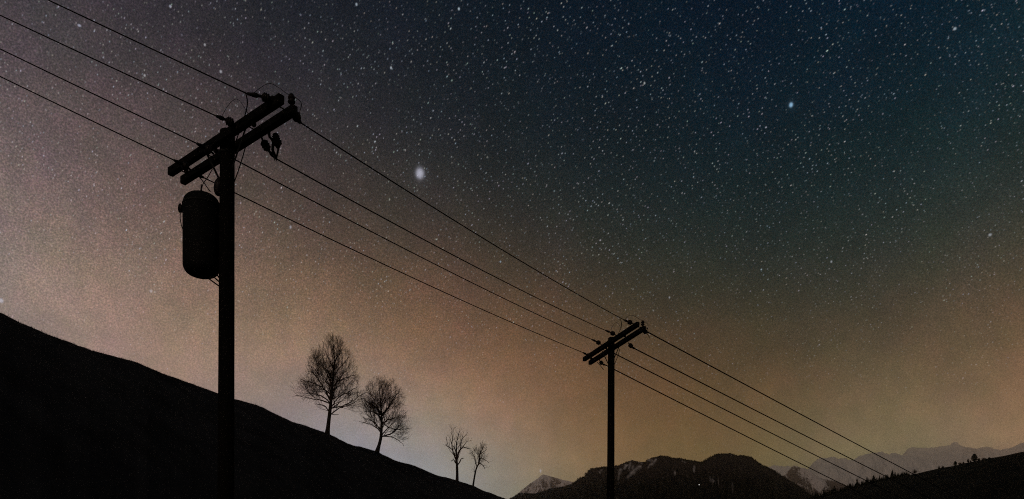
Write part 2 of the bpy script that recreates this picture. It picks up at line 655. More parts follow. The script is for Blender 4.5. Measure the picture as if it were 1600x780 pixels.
CENTRAL = [(700, 830), (760, 798), (797, 780), (805, 775), (812, 771), (835, 771.5), (852, 767), (862, 763.5), (880, 761), (893, 757), (898, 753), (905, 747), (912, 745.5), (920, 735.5),
           (924, 732.5), (940, 730), (948, 729), (960, 728.5), (968, 727), (971, 725), (980, 721.5), (988, 719), (995, 721), (1000, 722.5), (1008, 721.5),
           (1012, 718), (1018, 715.5), (1025, 714), (1033, 712), (1045, 713.5), (1050, 716), (1060, 716), (1070, 718), (1082, 720), (1090, 721), (1097, 722),
           (1108, 715.5), (1115, 711.5), (1120, 709.5), (1128, 709), (1137, 709), (1145, 710), (1152, 712), (1160, 712), (1168, 713), (1175, 714.5), (1180, 719),
           (1186, 723), (1192, 727), (1200, 730), (1208, 734.5), (1218, 741), (1230, 749), (1244, 757), (1255, 764), (1265, 773), (1272, 781), (1300, 808), (1360, 850)]
m_central = rocky('wooded mountain with snow gullies', (.045, .036, .034), (.016, .016, .013), (.62, .56, .56), 1.62, .12, 450, 90)
co, ccols = mountain('wooded_mountain', CENTRAL, 2850, m_central, ncol=560, nrow=64, foot=.6, gully=.16, jag=.6, seed=1.3, cells=12)

# old snow lying in the gullies below its left summit and along a track
STREAKS = [((978, 727), (976, 732), 1.6), ((970, 734), (968, 738), 2.0), ((985, 724), (983, 732), 1.3), ((1000, 729.5), (993, 734), 2.0), ((993, 734), (986, 740), 2.2),
           ((986, 740), (981, 746), 1.8), ((1013, 719), (1019, 719.5), 1.3), ((1025, 718), (1021, 723), 1.3), ((1021, 723), (1013, 730), 1.1), ((968, 742), (966, 748), 1.0),
           ((996, 722), (1003, 724), 1.0), ((1066, 720), (1070, 722), 1.0), ((1085, 730), (1084, 736), 1.2), ((1109, 748), (1118, 751.5), 1.2), ((1120, 752), (1129, 753), .9),
           ((1138, 753.5), (1146, 757), 1.1), ((990, 727), (988, 731), 1.1), ((940, 735), (936, 739), 1.0), ((1054, 738), (1055, 739), 1.0)]
att = co.data.attributes.new('snow_lie', 'FLOAT', 'POINT')
vals = []
for v in co.data.vertices:
    q = 0.0
    if v.co.y > 100:
        x, y = 800 + v.co.x / v.co.y * F, YH - (v.co.z - EYE) / v.co.y * F
        if 930 < x < 1150:
            for (x0, y0), (x1, y1), w in STREAKS:
                ll = (x1 - x0) ** 2 + (y1 - y0) ** 2
                u = min(max(((x - x0) * (x1 - x0) + (y - y0) * (y1 - y0)) / ll, 0), 1)
                dd = math.hypot(x - x0 - u * (x1 - x0), y - y0 - u * (y1 - y0))
                q = max(q, min(1, max(0, 1.6 - dd / w)))
    vals.append(q)
att.data.foreach_set('value', vals)

# far wood on that mountain: one mass of tiny trees along its skyline and down its flanks
mb = MB()
rnd = random.Random(3)
for i in range(5200):
    c = rnd.choice(ccols)
    k = 8 + int(abs(rnd.gauss(0, 1.6))) if i < 3400 else 8 + int(rnd.random() * 34)
    k = min(k, len(c) - 2)
    p = c[k].lerp(c[k + 1], rnd.random())
    if 965 < 800 + p.x / p.y * F < 1030 and (rnd.random() < .6 or k > 10):
        continue
    p = p + Vector((rnd.uniform(-5, 5), 0, -.8))
    h = rnd.uniform(1.8, 5.6)
    w = h * rnd.uniform(.20, .34)
    n = 5
    a0 = rnd.random() * 6
    vs = [p + Vector((math.cos(a0 + 6.283 * j / n) * w * rnd.uniform(.7, 1.2), math.sin(a0 + 6.283 * j / n) * w, 0)) for j in range(n)] + [p + Vector((rnd.uniform(-.2, .2), 0, h))]
    mb.add(vs, [(j, (j + 1) % n, n) for j in range(n)])
tag(mb.build('forest', MAT['needle'], smooth=False), 'dense dark forest of tiny trees on the central mountain', 'forest', kind='stuff')

# a hut whose lit window is the one light on that slope
best = min((v for c in ccols for v in c[10:]), key=lambda v: math.hypot(800 + v.x / v.y * F - 1091.5, YH - (v.z - EYE) / v.y * F - 758.5))
hut = empty('mountain_hut', best)
tag(hut, 'tiny white light of a hut low on the dark central mountain', 'hut')


def hut_part(name, pts, faces, mat, parent):
    return mesh_obj(name, [best + Vector(p_) for p_ in pts], faces, mat, parent, smooth=False)


hut_part('wall', [(-5, -4, -3), (5, -4, -3), (5, 4, -3), (-5, 4, -3), (-5, -4, 4), (5, -4, 4), (5, 4, 4), (-5, 4, 4), (-5, 0, 7), (5, 0, 7)],
         [(0, 1, 5, 4), (1, 2, 6, 9, 5), (2, 3, 7, 6), (3, 0, 4, 8, 7)], MAT['bark'], hut)
hut_part('roof', [(-5.8, -4.8, 3.7), (5.8, -4.8, 3.7), (5.8, 0, 7.3), (-5.8, 0, 7.3), (5.8, 4.8, 3.7), (-5.8, 4.8, 3.7),
                  (-5.8, -4.8, 3.4), (5.8, -4.8, 3.4), (5.8, 0, 7.0), (-5.8, 0, 7.0), (5.8, 4.8, 3.4), (-5.8, 4.8, 3.4)],
         [(0, 1, 2, 3), (3, 2, 4, 5), (7, 6, 9, 8), (8, 9, 11, 10), (0, 6, 7, 1), (5, 4, 10, 11)], MAT['steel'], hut)
glow_m = bpy.data.materials.new('lit window glass')
glow_m.use_nodes = True
gb = glow_m.node_tree.nodes['Principled BSDF']
gb.inputs['Base Color'].default_value = (.6, .6, .58, 1)
gb.inputs['Emission Color'].default_value = (1, .97, .92, 1)
gb.inputs['Emission Strength'].default_value = .9
hut_part('window', [(-1.3, -4.12, .2), (1.3, -4.12, .2), (1.3, -4.12, 2.6), (-1.3, -4.12, 2.6), (-1.3, -4.0, .2), (1.3, -4.0, .2), (1.3, -4.0, 2.6), (-1.3, -4.0, 2.6)],
         [(0, 1, 2, 3), (4, 0, 3, 7), (1, 5, 6, 2), (3, 2, 6, 7), (4, 5, 1, 0)], glow_m, hut)

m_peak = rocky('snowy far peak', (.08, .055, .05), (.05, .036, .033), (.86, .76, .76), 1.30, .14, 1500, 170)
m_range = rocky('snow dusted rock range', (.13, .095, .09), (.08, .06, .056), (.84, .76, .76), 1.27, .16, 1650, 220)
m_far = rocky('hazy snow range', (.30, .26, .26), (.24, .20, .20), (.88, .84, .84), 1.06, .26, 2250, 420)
mountain('snowy_peak', [(700, 835), (760, 806), (790, 788), (806, 773.5), (813, 768), (822, 760.5), (832, 753), (840, 748), (845, 743.5), (848, 741.5), (857, 743.5), (870, 747),
                        (880, 750), (890, 752), (900, 755), (930, 765), (980, 785)], 12300, m_peak, ncol=260, nrow=60, gully=.18, jag=.5, seed=4.1, foot=.6, cells=10)
mountain('rocky_peak', [(1160, 800), (1190, 775), (1210, 757), (1226, 742), (1234, 733), (1240, 727.5), (1248, 730), (1260, 733), (1268, 738), (1278, 746), (1290, 749), (1305, 752),
                        (1320, 757), (1335, 765), (1380, 790), (1440, 815)], 11400, m_range, ncol=260, nrow=60, gully=.2, jag=1.0, seed=6.7, foot=.6, cells=10)
mountain('snow_range', [(1100, 760), (1150, 741), (1185, 733), (1205, 728), (1212, 727), (1222, 729), (1232, 728.5), (1250, 731), (1262, 733), (1270, 724), (1276, 718), (1282, 715), (1290, 716.5),
                        (1298, 714.5), (1303, 714), (1310, 717), (1322, 716), (1326, 719), (1335, 718), (1342, 713), (1352, 710), (1362, 708), (1372, 707), (1378, 705.5),
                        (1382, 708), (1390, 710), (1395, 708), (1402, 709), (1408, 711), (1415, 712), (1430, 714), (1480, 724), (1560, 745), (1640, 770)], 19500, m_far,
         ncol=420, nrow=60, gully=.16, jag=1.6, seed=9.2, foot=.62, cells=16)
mountain('distant_range', [(1320, 760), (1370, 735), (1405, 715), (1415, 706), (1419, 700.5), (1425, 699), (1440, 700), (1450, 700), (1462, 699), (1475, 697), (1485, 696), (1487, 692.5),
                           (1492, 690.5), (1497, 692), (1500, 696), (1510, 699), (1525, 701), (1535, 699), (1545, 698.5), (1552, 701), (1562, 703), (1575, 701),
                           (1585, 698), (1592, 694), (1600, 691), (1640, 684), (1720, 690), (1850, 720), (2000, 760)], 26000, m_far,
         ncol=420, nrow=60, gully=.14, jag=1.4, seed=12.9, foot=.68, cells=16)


# ------------------------------------------------------------------ utility poles
class Frame:
    """Vertical planes parallel to the crossarms of one pole: px, py on the plane at offset q from the pole's axis."""

    def __init__(self, axis_px, depth, arm_py, left, right):
        self.o = P(axis_px, arm_py, depth)
        self.z = self.o.z

        def onz(px, py):
            d = (self.z - EYE) * F / (YH - py)
            return P(px, py, d)
        a, b = onz(*left), onz(*right)
        self.dir = (b - a)
        self.dir.z = 0
        self.dir.normalize()
        self.perp = Vector((-self.dir.y, self.dir.x, 0))
        if self.perp.y < 0:
            self.perp = -self.perp

    def at(self, px, py, q=0.0):
        ray = P(px, py, 1.0) - Vector((0, 0, EYE))
        o = self.o + self.perp * q - Vector((0, 0, EYE))
        t = o.dot(self.perp) / ray.dot(self.perp)
        return Vector((0, 0, EYE)) + ray * t


SHED = [(0, .35), (.05, .62), (.10, .66), (.14, .80), (.20, 1.0), (.28, 1.02), (.34, .84), (.40, .86), (.45, 1.02), (.54, 1.02),
        (.60, .84), (.65, .86), (.70, .98), (.79, .95), (.85, .70), (.92, .6), (1, .3)]


def dead_end(pole, p_arm, p0, p1, p_clamp, rad):
    """Strain insulator between the arm and the wire clamp."""
    m = MB()
    m.lathe(p0, p1, [(t, r * rad) for t, r in SHED], 14)
    ins = m.build('insulator', MAT['porcelain'], pole)
    m = MB()
    m.tube([p_arm, p0.lerp(p1, .05)], rad * .24, 6)
    m.build('eye_bolt', MAT['steel'], ins)
    m = MB()
    L = (p_clamp - p1).length
    m.lathe(p1.lerp(p0, .05), p_clamp, [(0, rad * .25), (.1, rad * .32), (.2, rad * .30), (.35, rad * .5), (.6, rad * .5), (.7, rad * .38), (1, rad * .3)], 8)
    m.build('clamp', MAT['steel'], ins)
    return ins


def post_insulator(pole, p0, p1, rad):
    m = MB()
    m.lathe(p0, p1, [(0, rad * .3), (.3, rad * .3), (.32, rad * .7), (.40, rad), (.5, rad * .95), (.55, rad * .6), (.62, rad * .65), (.68, rad * .95),
                     (.8, rad * .9), (.85, rad * .6), (.93, rad * .62), (1, rad * .4)], 14)
    return m.build('post_insulator', MAT['porcelain'], pole)


def wire_part(pole, name, pts, r, mat='cable', n=8):
    m = MB()
    m.tube(spline(pts, n), r, 6)
    return m.build(name, MAT[mat], pole)


def crossarm_set(pole, fr, A, B, q, w, h, k):
    """Two timbers, one on each side of the pole, with through bolts and braces. A, B: pixel ends."""
    ends = []
    for (l, r), qq in ((A, -q), (B, q)):
        a, b = fr.at(l[0], l[1], qq), fr.at(r[0], r[1], qq)
        a.z = b.z = fr.z
        m = MB()
        m.beam(a, b, w, h, fr.perp)
        m.build('crossarm', MAT['arm'], pole, smooth=False)
        ends.append((a, b))
    for t in (.06, .31, .69, .94):
        a = ends[0][0].lerp(ends[0][1], t) - fr.perp * (w * .75)
        s = (a - fr.o).dot(fr.dir)
        base = Vector((fr.o.x, fr.o.y, fr.z)) + fr.dir * s
        a = base - fr.perp * (q + w * .8)
        b = base + fr.perp * (q + w * .8)
        m = MB()
        m.tube([a, b], .011 * k, 6)
        for p, sg in ((a, 1), (b, -1)):
            m.tube([p, p + fr.perp * sg * .022], .026 * k, 6)
        m.build('spacer_bolt', MAT['steel'], pole, smooth=False)
    return ends


def pole_shaft(pole, base, top, r0, r1):
    m = MB()
    n = 40
    pts = [base.lerp(top, i / n) for i in range(n + 1)]
    rad = [r0 + (r1 - r0) * i / n + .003 * fbm(0, i * .4, r0 * 10) for i in range(n + 1)]
    m.tube(pts + [top + Vector((0, 0, .02))], rad + [r1 * .8], 20)
    m.build('shaft', MAT['wood'], pole)


def brace(pole, a, b, side, name='brace'):
    m = MB()
    m.beam(a, b, .012, .045, side, .003)
    m.build(name, MAT['steel'], pole, smooth=False)


# ---- near pole
D1 = 15.6
F1 = Frame(354.6, D1, 225, (266, 271), (440, 156))
b1 = P(351.6, 960 + EYE * F / D1, D1)
b1.z = -.02
near = empty('utility_pole', b1)
tag(near, 'large near wooden utility pole with double crossarms, carrying the round transformer', 'utility pole', 'wooden utility poles of the power line')
pole_shaft(near, b1, P(355.2, 206, D1), .166, .131)
Q = .165
crossarm_set(near, F1, ((266, 271), (440, 156)), ((285.5, 283), (461, 169)), Q, .122, .158, 1.0)
at = F1.at
IR = .078
# strain insulators towards the previous pole (near arm) and towards the next (far arm)
IN1 = [((427, 158), (422, 155.5), (408.5, 150.5), (386, 146.5)), ((369, 197), (365, 193.5), (352.5, 187), (338, 181.5)),
       ((334, 241), (330, 237), (320, 231.5), (308, 224.5)), ((298, 266), (294, 262), (285, 257), (272, 250.5))]
OUT1 = [((460, 174), (461.5, 178), (465, 187.5), (470, 192)), ((408, 213), (410.5, 219.5), (420, 236), (431, 248)),
        ((337, 239), (341, 240), (348, 240.5), (356, 243.5)), ((297, 270), (300, 270.5), (308, 272.5), (318, 277.5))]
wire_in1, wire_out1 = [], []
for a, b, c, d in IN1:
    dead_end(near, at(*a, -Q - .05), at(*b, -Q - .10), at(*c, -Q - .22), at(*d, -Q - .42), IR)
    wire_in1.append(at(*d, -Q - .40))
for a, b, c, d in OUT1:
    dead_end(near, at(*a, Q + .05), at(*b, Q + .09), at(*c, Q + .20), at(*d, Q + .34), IR)
    wire_out1.append(at(*d, Q + .32))
post_insulator(near, at(455.5, 169, Q), at(455.5, 147, Q), .066)
post_insulator(near, at(425.5, 161, -Q), at(425.5, 150, -Q), .045)
for px, py, q in ((396.5, 195, -Q + .05), (337, 236, -Q + .05), (291, 267, -Q + .05)):          # bolt heads and pins under the near arm
    m = MB()
    m.lathe(at(px, py - 4, q), at(px, py + 3.5, q), [(0, .03), (.3, .045), (.7, .045), (1, .02)], 10)
    m.build('pin', MAT['porcelain'], near)
for i, (pts, r) in enumerate((
        ([(383.5, 144.5, -.6), (386.5, 158, -.4), (385, 172, -.1), (379, 192, 0), (370, 217, .1), (364, 236, .12)], .0105),
        ([(384, 228, .1), (379, 246, .1), (372, 268, .06), (365, 287, .03)], .0105),
        ([(395, 146.5, -.4), (406, 138, -.35), (416, 131.8, -.25), (424, 131, -.1), (436, 137.5, .05), (450, 147.5, Q), (455.5, 149, Q)], .0045),
        ([(455.5, 149, Q), (464, 154, .25), (471, 162, .3), (468.5, 174, .35), (466.5, 186, .38), (472, 194, .45)], .006),
        ([(347, 181, -.5), (355, 167, -.42), (363, 158, -.3), (370, 155, -.2), (377, 161, -.2), (388, 178, -.17)], .0045),
        ([(417, 208, Q), (422, 217, .2), (428, 225, .25)], .005),
        ([(332, 264, .1), (324, 278, .06), (317, 288, 0), (314.6, 299, 0)], .008),
        ([(308, 272, .15), (318, 285, .1), (328.5, 299.5, .02)], .009))):
    wire_part(near, 'jumper_wire', [at(*p) for p in pts], r)
brace(near, at(323, 240, -Q + .06), at(344, 283, -.10), F1.perp)
brace(near, at(384, 200, -Q + .06), at(363, 262, -.10), F1.perp)
# fuse cutout hanging under the far arm
m = MB()
m.tube([at(420.5, 205, Q), at(421, 214, Q), at(426.5, 219, Q + .05)], .024, 6)
cut = m.build('fuse_cutout', MAT['steel'], near)
m = MB()
m.lathe(at(430, 208.5, Q + .08), at(434.5, 231.5, Q + .14), [(0, .03), (.05, .055), (.15, .05), (.2, .072), (.3, .05), (.36, .075), (.48, .055), (.54, .09), (.66, .075), (.72, .09), (.85, .05), (1, .03)], 12)
m.build('fuse_body', MAT['porcelain'], cut)
m = MB()
m.tube([at(427, 217, Q + .05), at(426, 234, Q + .14), at(431.5, 248, Q + .3)], .026, 6)
m.tube([at(436, 224, Q + .1), at(434, 238, Q + .2), at(431.5, 248, Q + .3)], .017, 6)
m.build('fuse_tube', MAT['steel'], cut)
for a, b in (((431, 246), (428.5, 251)), ((431, 246), (432, 252)), ((436, 222), (438, 226))):
    m = MB()
    m.tube([at(*a, Q + .3), at(*b, Q + .3)], .008, 5)
    m.build('fuse_clip', MAT['steel'], cut)
# surge arrester strapped to the pole
m = MB()
m.lathe(P(343.5, 277, D1 - .02), P(340.5, 306, D1 - .02), [(0, .02), (.1, .05), (.3, .085), (.55, .092), (.8, .08), (.95, .05), (1, .02)], 14)
m.build('surge_arrester', MAT['porcelain'], near)
for s in (215, 240):
    m = MB()
    c = P(355, s, D1)
    m.lathe(c - Vector((0, 0, .03)), c + Vector((0, 0, .03)), [(0, .138), (.2, .141), (.8, .141), (1, .138)], 20)
    m.build('pole_band', MAT['steel'], near)

# ---- transformer on the near pole
tz0, tz1 = P(315, 431, D1), P(315, 304.5, D1)
tr = empty('pole_transformer', tz0)
tag(tr, 'tall round-ended transformer tank hanging on the left side of the near pole', 'transformer')
m = MB()
pr, HT, RT = [], (tz1 - tz0).length, .335
for i in range(9):
    a = i / 8 * math.pi / 2
    pr.append(((1 - math.cos(a)) * .20 / HT, max(.02, RT * math.sin(a) ** .5)))
for i in range(8, -1, -1):
    a = i / 8 * math.pi / 2
    pr.append((1 - (1 - math.cos(a)) * .215 / HT, max(.02, RT * math.sin(a) ** .56)))
m.lathe(tz0, tz1, pr, 40)
m.build('tank', MAT['tank'], tr)
m = MB()
m.lathe(P(315, 325, D1), P(315, 321.5, D1), [(0, RT + .001), (.1, RT + .010), (.9, RT + .010), (1, RT + .001)], 40)
m.build('lid_band', MAT['steel'], tr)
m = MB()
m.lathe(P(314.5, 305.5, D1), P(314.5, 288, D1), [(0, .04), (.2, .035), (.25, .045), (.4, .02), (.6, .015), (1, .008)], 10)
m.build('top_bushing', MAT['porcelain'], tr)
m = MB()
m.lathe(P(289, 327, D1), P(280, 325.5, D1), [(0, .02), (.3, .03), (.38, .065), (.55, .075), (.62, .06), (.7, .07), (.92, .08), (1, .06)], 12)
m.lathe(P(281.5, 320, D1), P(281.5, 318, D1), [(0, .018), (1, .012)], 8)
sb = m.build('side_bushing', MAT['porcelain'], tr)
m = MB()
m.tube(spline([P(281.8, 330, D1), P(281.6, 341, D1), P(283.5, 352, D1), P(288.5, 367, D1 - .05)]), .0075, 6)
m.build('lead_wire', MAT['cable'], sb)
for a, b in (((320, 431), (342, 447)), ((331, 430), (342, 440)), ((336, 425), (342, 433.5))):
    m = MB()
    m.tube([P(*a, D1 - .03), P(*b, D1 - .06)], .014, 6)
    m.build('conduit', MAT['cable'], tr)
for y in (340, 405):
    m = MB()
    c = P(340, y, D1)
    m.beam(c - Vector((.09, 0, 0)), c + Vector((.12, 0, 0)), .10, .06, Vector((0, 1, 0)))
    m.build('hanger_bracket', MAT['steel'], tr, smooth=False)

# ---- far pole
D2 = 31.7
F2 = Frame(955, D2, 540, (912.5, 561), (997, 505.5))
b2 = P(953.2, 960 + EYE * F / D2, D2)
b2.z = -.02
far = empty('utility_pole', b2)
tag(far, 'smaller far wooden utility pole with double crossarms and no transformer', 'utility pole', 'wooden utility poles of the power line')
pole_shaft(far, b2, P(955.2, 528.5, D2), .165, .124)
Q2 = .21
crossarm_set(far, F2, ((912.5, 561), (997, 505.5)), ((921.5, 568), (1007, 513.5)), Q2, .130, .165, 1.1)
at = F2.at
IR2 = .082
IN2 = [((990, 506.5), (987.5, 505), (980.5, 502.5), (975, 500)), ((963.5, 525), (960.5, 522.5), (954, 519.5), (946, 516.5)),
       ((940.5, 540), (938, 537), (932, 533.8), (924.5, 530.5)), ((924, 559), (921, 556.5), (916.5, 554), (911, 551))]
OUT2 = [((1006, 515.5), (1007, 517), (1009.5, 520), (1012, 519)), ((981.5, 535.5), (983, 537.5), (988, 543), (992, 545)),
        ((950, 545), (952, 546), (955, 548), (958, 551.5)), ((936.5, 562), (937.5, 564.5), (941.5, 569.5), (946, 570.5))]
wire_in2, wire_out2 = [], []
for a, b, c, d in IN2:
    dead_end(far, at(*a, -Q2 - .05), at(*b, -Q2 - .10), at(*c, -Q2 - .22), at(*d, -Q2 - .42), IR2)
    wire_in2.append(at(*d, -Q2 - .40))
for a, b, c, d in OUT2:
    dead_end(far, at(*a, Q2 + .04), at(*b, Q2 + .08), at(*c, Q2 + .18), at(*d, Q2 + .30), IR2)
    wire_out2.append(at(*d, Q2 + .28))
post_insulator(far, at(1004.3, 512, Q2), at(1004.3, 501, Q2), .068)
for px, py, q in ((976, 524.5, -Q2 + .06), (947, 543.5, -Q2 + .06), (924, 560.5, -Q2 + .06)):
    m = MB()
    m.lathe(at(px, py - 2, q), at(px, py + 2.4, q), [(0, .03), (.3, .05), (.7, .05), (1, .02)], 10)
    m.build('pin', MAT['porcelain'], far)
for pts, r in (
        ([(969.5, 499, -.6), (971, 505, -.4), (970.5, 512, -.1), (966, 522, 0), (963, 532, .1)], .011),
        ([(968.5, 545, .1), (966, 555, .1), (962, 565, .06), (959.5, 571, .03)], .011),
        ([(976, 500, -.4), (981, 494.5, -.3), (986, 492.7, -.2), (993, 495, 0), (1003, 501.5, Q2)], .006),
        ([(1004.5, 502, Q2), (1009, 504, .25), (1012.5, 508, .3), (1012, 514, .36), (1010, 518, .38)], .006),
        ([(954.5, 515, -.5), (958.5, 508, -.4), (963, 504, -.3), (967, 507, -.25), (970, 513, -.2)], .006),
        ([(1009, 519, .35), (1012, 523, .4), (1015.5, 527.5, .4)], .012),
        ([(933, 566, .2), (938, 571.5, .2), (943, 577.5, .2)], .012)):
    wire_part(far, 'jumper_wire', [at(*p) for p in pts], r)
brace(far, at(941, 549, -Q2 + .06), at(951.5, 571, -.10), F2.perp)
brace(far, at(972, 531, -Q2 + .06), at(957, 566, -.10), F2.perp)
m = MB()
c = P(955, 534, D2)
m.lathe(c - Vector((0, 0, .03)), c + Vector((0, 0, .03)), [(0, .132), (.2, .135), (.8, .135), (1, .132)], 18)
m.build('pole_band', MAT['steel'], far)


# ---- power lines
def span(a, b, sag, r, n=40):
    m = MB()
    pts = []
    for i in range(n + 1):
        t = i / n
        p = a.lerp(b, t)
        p.z -= 4 * sag * t * (1 - t)
        pts.append(p)
    m.tube(pts, r, 6)
    return m.build('power_line', MAT['cable'])


ORD = ['top', 'second', 'third', 'lowest']
left_px = [(-700, -372), (-700, -309), (-700, -266), (-700, -224)]
for i, (lp, a) in enumerate(zip(left_px, wire_in1)):
    o = span(P(*lp, 17.5), a, .03, .0112)
    tag(o, '%s of the four black wires running from the near pole up to the left edge' % ORD[i], 'power line', 'power lines')
for i in range(4):
    o = span(wire_out1[i], wire_in2[i], .11, (.0125, .0125, .0125, .0125)[i])
    tag(o, '%s of the four black wires strung between the near and the far pole' % ORD[i], 'power line', 'power lines')
right_px = [(1700, 882), (1668, 884), (1640, 891), (1610, 900)]
for i in range(4):
    o = span(wire_out2[i], P(*right_px[i], 64), .10, .0215)
    tag(o, '%s of the four black wires running from the far pole down to the right' % ORD[i], 'power line', 'power lines')


# ------------------------------------------------------------------ bare trees
def grow(skel, attr, step, infl, kill, rng, iters=120, up=.12, wob=.18):
    """Space colonisation from hand-laid limbs. skel: list of (parent index or None, points)."""
    pos, par, fixed = [], [], []
    limb_nodes = []
    for parent, pts in skel:
        ids = []
        prev = -1
        if parent is not None:
            li, f = parent
            arr = limb_nodes[li]
            prev = arr[min(int(f * (len(arr) - 1)), len(arr) - 1)]
        for p, r in pts:
            if prev >= 0 and not ids and (p - pos[prev]).length < 1e-4:
                ids.append(prev)
                continue
            if prev >= 0:
                seg = p - pos[prev]
                k = max(1, int(seg.length / step))
                p0, r0 = pos[prev].copy(), fixed[prev] if fixed[prev] else r
                if ids == [] and parent is not None:
                    r0 = r
                for j in range(1, k + 1):
                    pos.append(p0.lerp(p, j / k))
                    par.append(prev)
                    fixed.append(r0 + (r - r0) * j / k)
                    prev = len(pos) - 1
                    ids.append(prev)
            else:
                pos.append(p.copy())
                par.append(-1)
                fixed.append(r)
                prev = 0
                ids.append(prev)
        limb_nodes.append(ids)
    X = np.array([tuple(p) for p in pos])
    A = np.array(attr)
    par = list(par)
    nfix = len(X)
    d = np.full(len(A), 1e9)
    ni = np.zeros(len(A), int)
    new = np.arange(len(X))
    seen = set()
    for it in range(iters):
        if len(A) == 0 or len(new) == 0:
            break
        for c in range(0, len(new), 400):
            idx = new[c:c + 400]
            dd = np.linalg.norm(A[:, None, :] - X[None, idx, :], axis=2)
            j = dd.argmin(1)
            m = dd[np.arange(len(A)), j]
            b = m < d
            d[b] = m[b]
            ni[b] = idx[j[b]]
        keep = d > kill
        A, d, ni = A[keep], d[keep], ni[keep]
        act = d < infl
        if not act.any():
            infl *= 1.3
            new = np.arange(0)
            if infl > 50:
                break
            new = np.arange(len(X))[-1:]
            continue
        dirs = {}
        v = A[act] - X[ni[act]]
        v /= np.linalg.norm(v, axis=1)[:, None]
        for n_, vv in zip(ni[act], v):
            if n_ in dirs:
                dirs[n_] += vv
            else:
                dirs[n_] = vv.copy()
        add = []
        for n_, vv in dirs.items():
            l = np.linalg.norm(vv)
            vv = vv / max(l, 1e-6)
            if par[n_] >= 0:
                pd = X[n_] - X[par[n_]]
                pl = np.linalg.norm(pd)
                if pl > 1e-6:
                    vv = vv + .35 * pd / pl * (0 if n_ < nfix else 1)
            vv = vv + np.array([rng.gauss(0, wob), rng.gauss(0, wob), rng.gauss(0, wob) + up])
            vv /= np.linalg.norm(vv)
            q = X[n_] + vv * step
            key = (n_, round(q[0] / step * 2), round(q[1] / step * 2), round(q[2] / step * 2))
            if key in seen:
                continue
            seen.add(key)
            add.append(q)
            par.append(n_)
        if not add:
            break
        s = len(X)
        X = np.vstack([X, np.array(add)])
        new = np.arange(s, len(X))
    return X, par, fixed, nfix, limb_nodes


def bare_tree(label, base, skel, attr, step, infl, kill, seed, tip=.009, twig=(2, .35), group='bare trees on the left hill', trunk_r=None, up=.12, rexp=2.1, tw_r=.007):
    rng = random.Random(seed)
    X, par, fixed, nfix, limbs = grow(skel, attr, step, infl, kill, rng, up=up)
    n = len(X)
    kids = [[] for _ in range(n)]
    for i, p in enumerate(par):
        if p >= 0:
            kids[p].append(i)
    rad = np.zeros(n)
    order = list(range(n))
    order.sort(reverse=True)                     # children always come after parents
    for i in order:
        if not kids[i]:
            rad[i] = tip
        else:
            rad[i] = sum(rad[k] ** rexp for k in kids[i]) ** (1 / rexp)
    for i in range(nfix):
        if fixed[i]:
            rad[i] = max(fixed[i], min(rad[i], fixed[i] * 1.15))
    for i in range(n):
        if par[i] >= 0:
            rad[i] = min(rad[i], rad[par[i]] * (1.0 if i >= nfix else 2))
    t = empty('bare_tree', base)
    tag(t, label, 'tree', group)
    # trunk
    tm = MB()
    ids = limbs[0]
    tp = [Vector(X[i]) for i in ids]
    tm.tube(tp, [rad[i] for i in ids], 10)
    tm.build('trunk', MAT['bark'], t)
    trunk = set(ids)
    crown = MB()
    thick = lambda i: rad[i]
    starts = []
    for i in range(n):
        for k in kids[i]:
            if k in trunk:
                continue
            main = max([c for c in kids[i]], key=thick) if i not in trunk else -1
            if i in trunk or k != main:
                starts.append((i, k))
    limb_done = 0
    for i, k in starts:
        path = [Vector(X[i]), Vector(X[k])]
        rr = [min(rad[k] * 1.15, rad[i]), rad[k]]
        c = k
        while kids[c]:
            c = max(kids[c], key=thick)
            path.append(Vector(X[c]))
            rr.append(rad[c])
        crown.tube(path, rr, 7 if rr[0] > .06 else (5 if rr[0] > .03 else 3), cap=False)
    # fine twigs
    nt, tl = twig
    for i in range(nfix, n):
        if par[i] < 0 or rad[i] > .03:
            continue
        tipn = not kids[i]
        if not tipn and rng.random() > .75:
            continue
        dv = Vector(X[i] - X[par[i]]).normalized()
        for _ in range(nt if tipn else 1):
            a = (dv + Vector((rng.gauss(0, .55), rng.gauss(0, .55), rng.gauss(0, .5) + up * .8))).normalized()
            L = tl * rng.uniform(.5, 1.3)
            p0 = Vector(X[i])
            p1 = p0 + a * L * .5
            p2 = p1 + (a + Vector((rng.gauss(0, .3), rng.gauss(0, .3), rng.gauss(0, .3) + .1))).normalized() * L * .5
            crown.tube([p0, p1, p2], [tw_r, tw_r * .8, tw_r * .45], 3, cap=False)
    crown.build('crown', MAT['twig'], t)
    return t


def envelope_points(rows, cx, d, n, rng, shell=.35):
    """Points filling a crown whose outline is given as rows (py, left px, right px); round in plan."""
    s = d / F
    ys = [r[0] for r in rows]
    out = []
    wmax = max(r[2] - r[1] for r in rows)
    while len(out) < n:
        py = rng.uniform(ys[0], ys[-1])
        l = np.interp(py, ys, [r[1] for r in rows])
        r = np.interp(py, ys, [r_[2] for r_ in rows])
        if rng.random() > ((r - l) / wmax) ** 1.0 + .1:
            continue
        c = min(max(cx, l), r)
        a = rng.uniform(0, 2 * math.pi)
        q = rng.uniform(shell ** 2, 1) ** .5
        w = (r - c) if math.cos(a) > 0 else (c - l)
        dep = (r - l) / 2 * math.sin(a) * q * s * .9
        px = c + w * math.cos(a) * q
        out.append(tuple(P(px, py, d) + Vector((0, dep, 0))))
    return out


def cluster_points(clusters, d, rng):
    out = []
    s = d / F
    for px, py, r, n in clusters:
        for _ in range(n):
            v = Vector((rng.gauss(0, 1), rng.gauss(0, 1), rng.gauss(0, 1))).normalized() * r * rng.random() ** .4
            out.append(tuple(P(px, py, d) + Vector((v.x * s, v.y * s, v.z * s))))
    return out


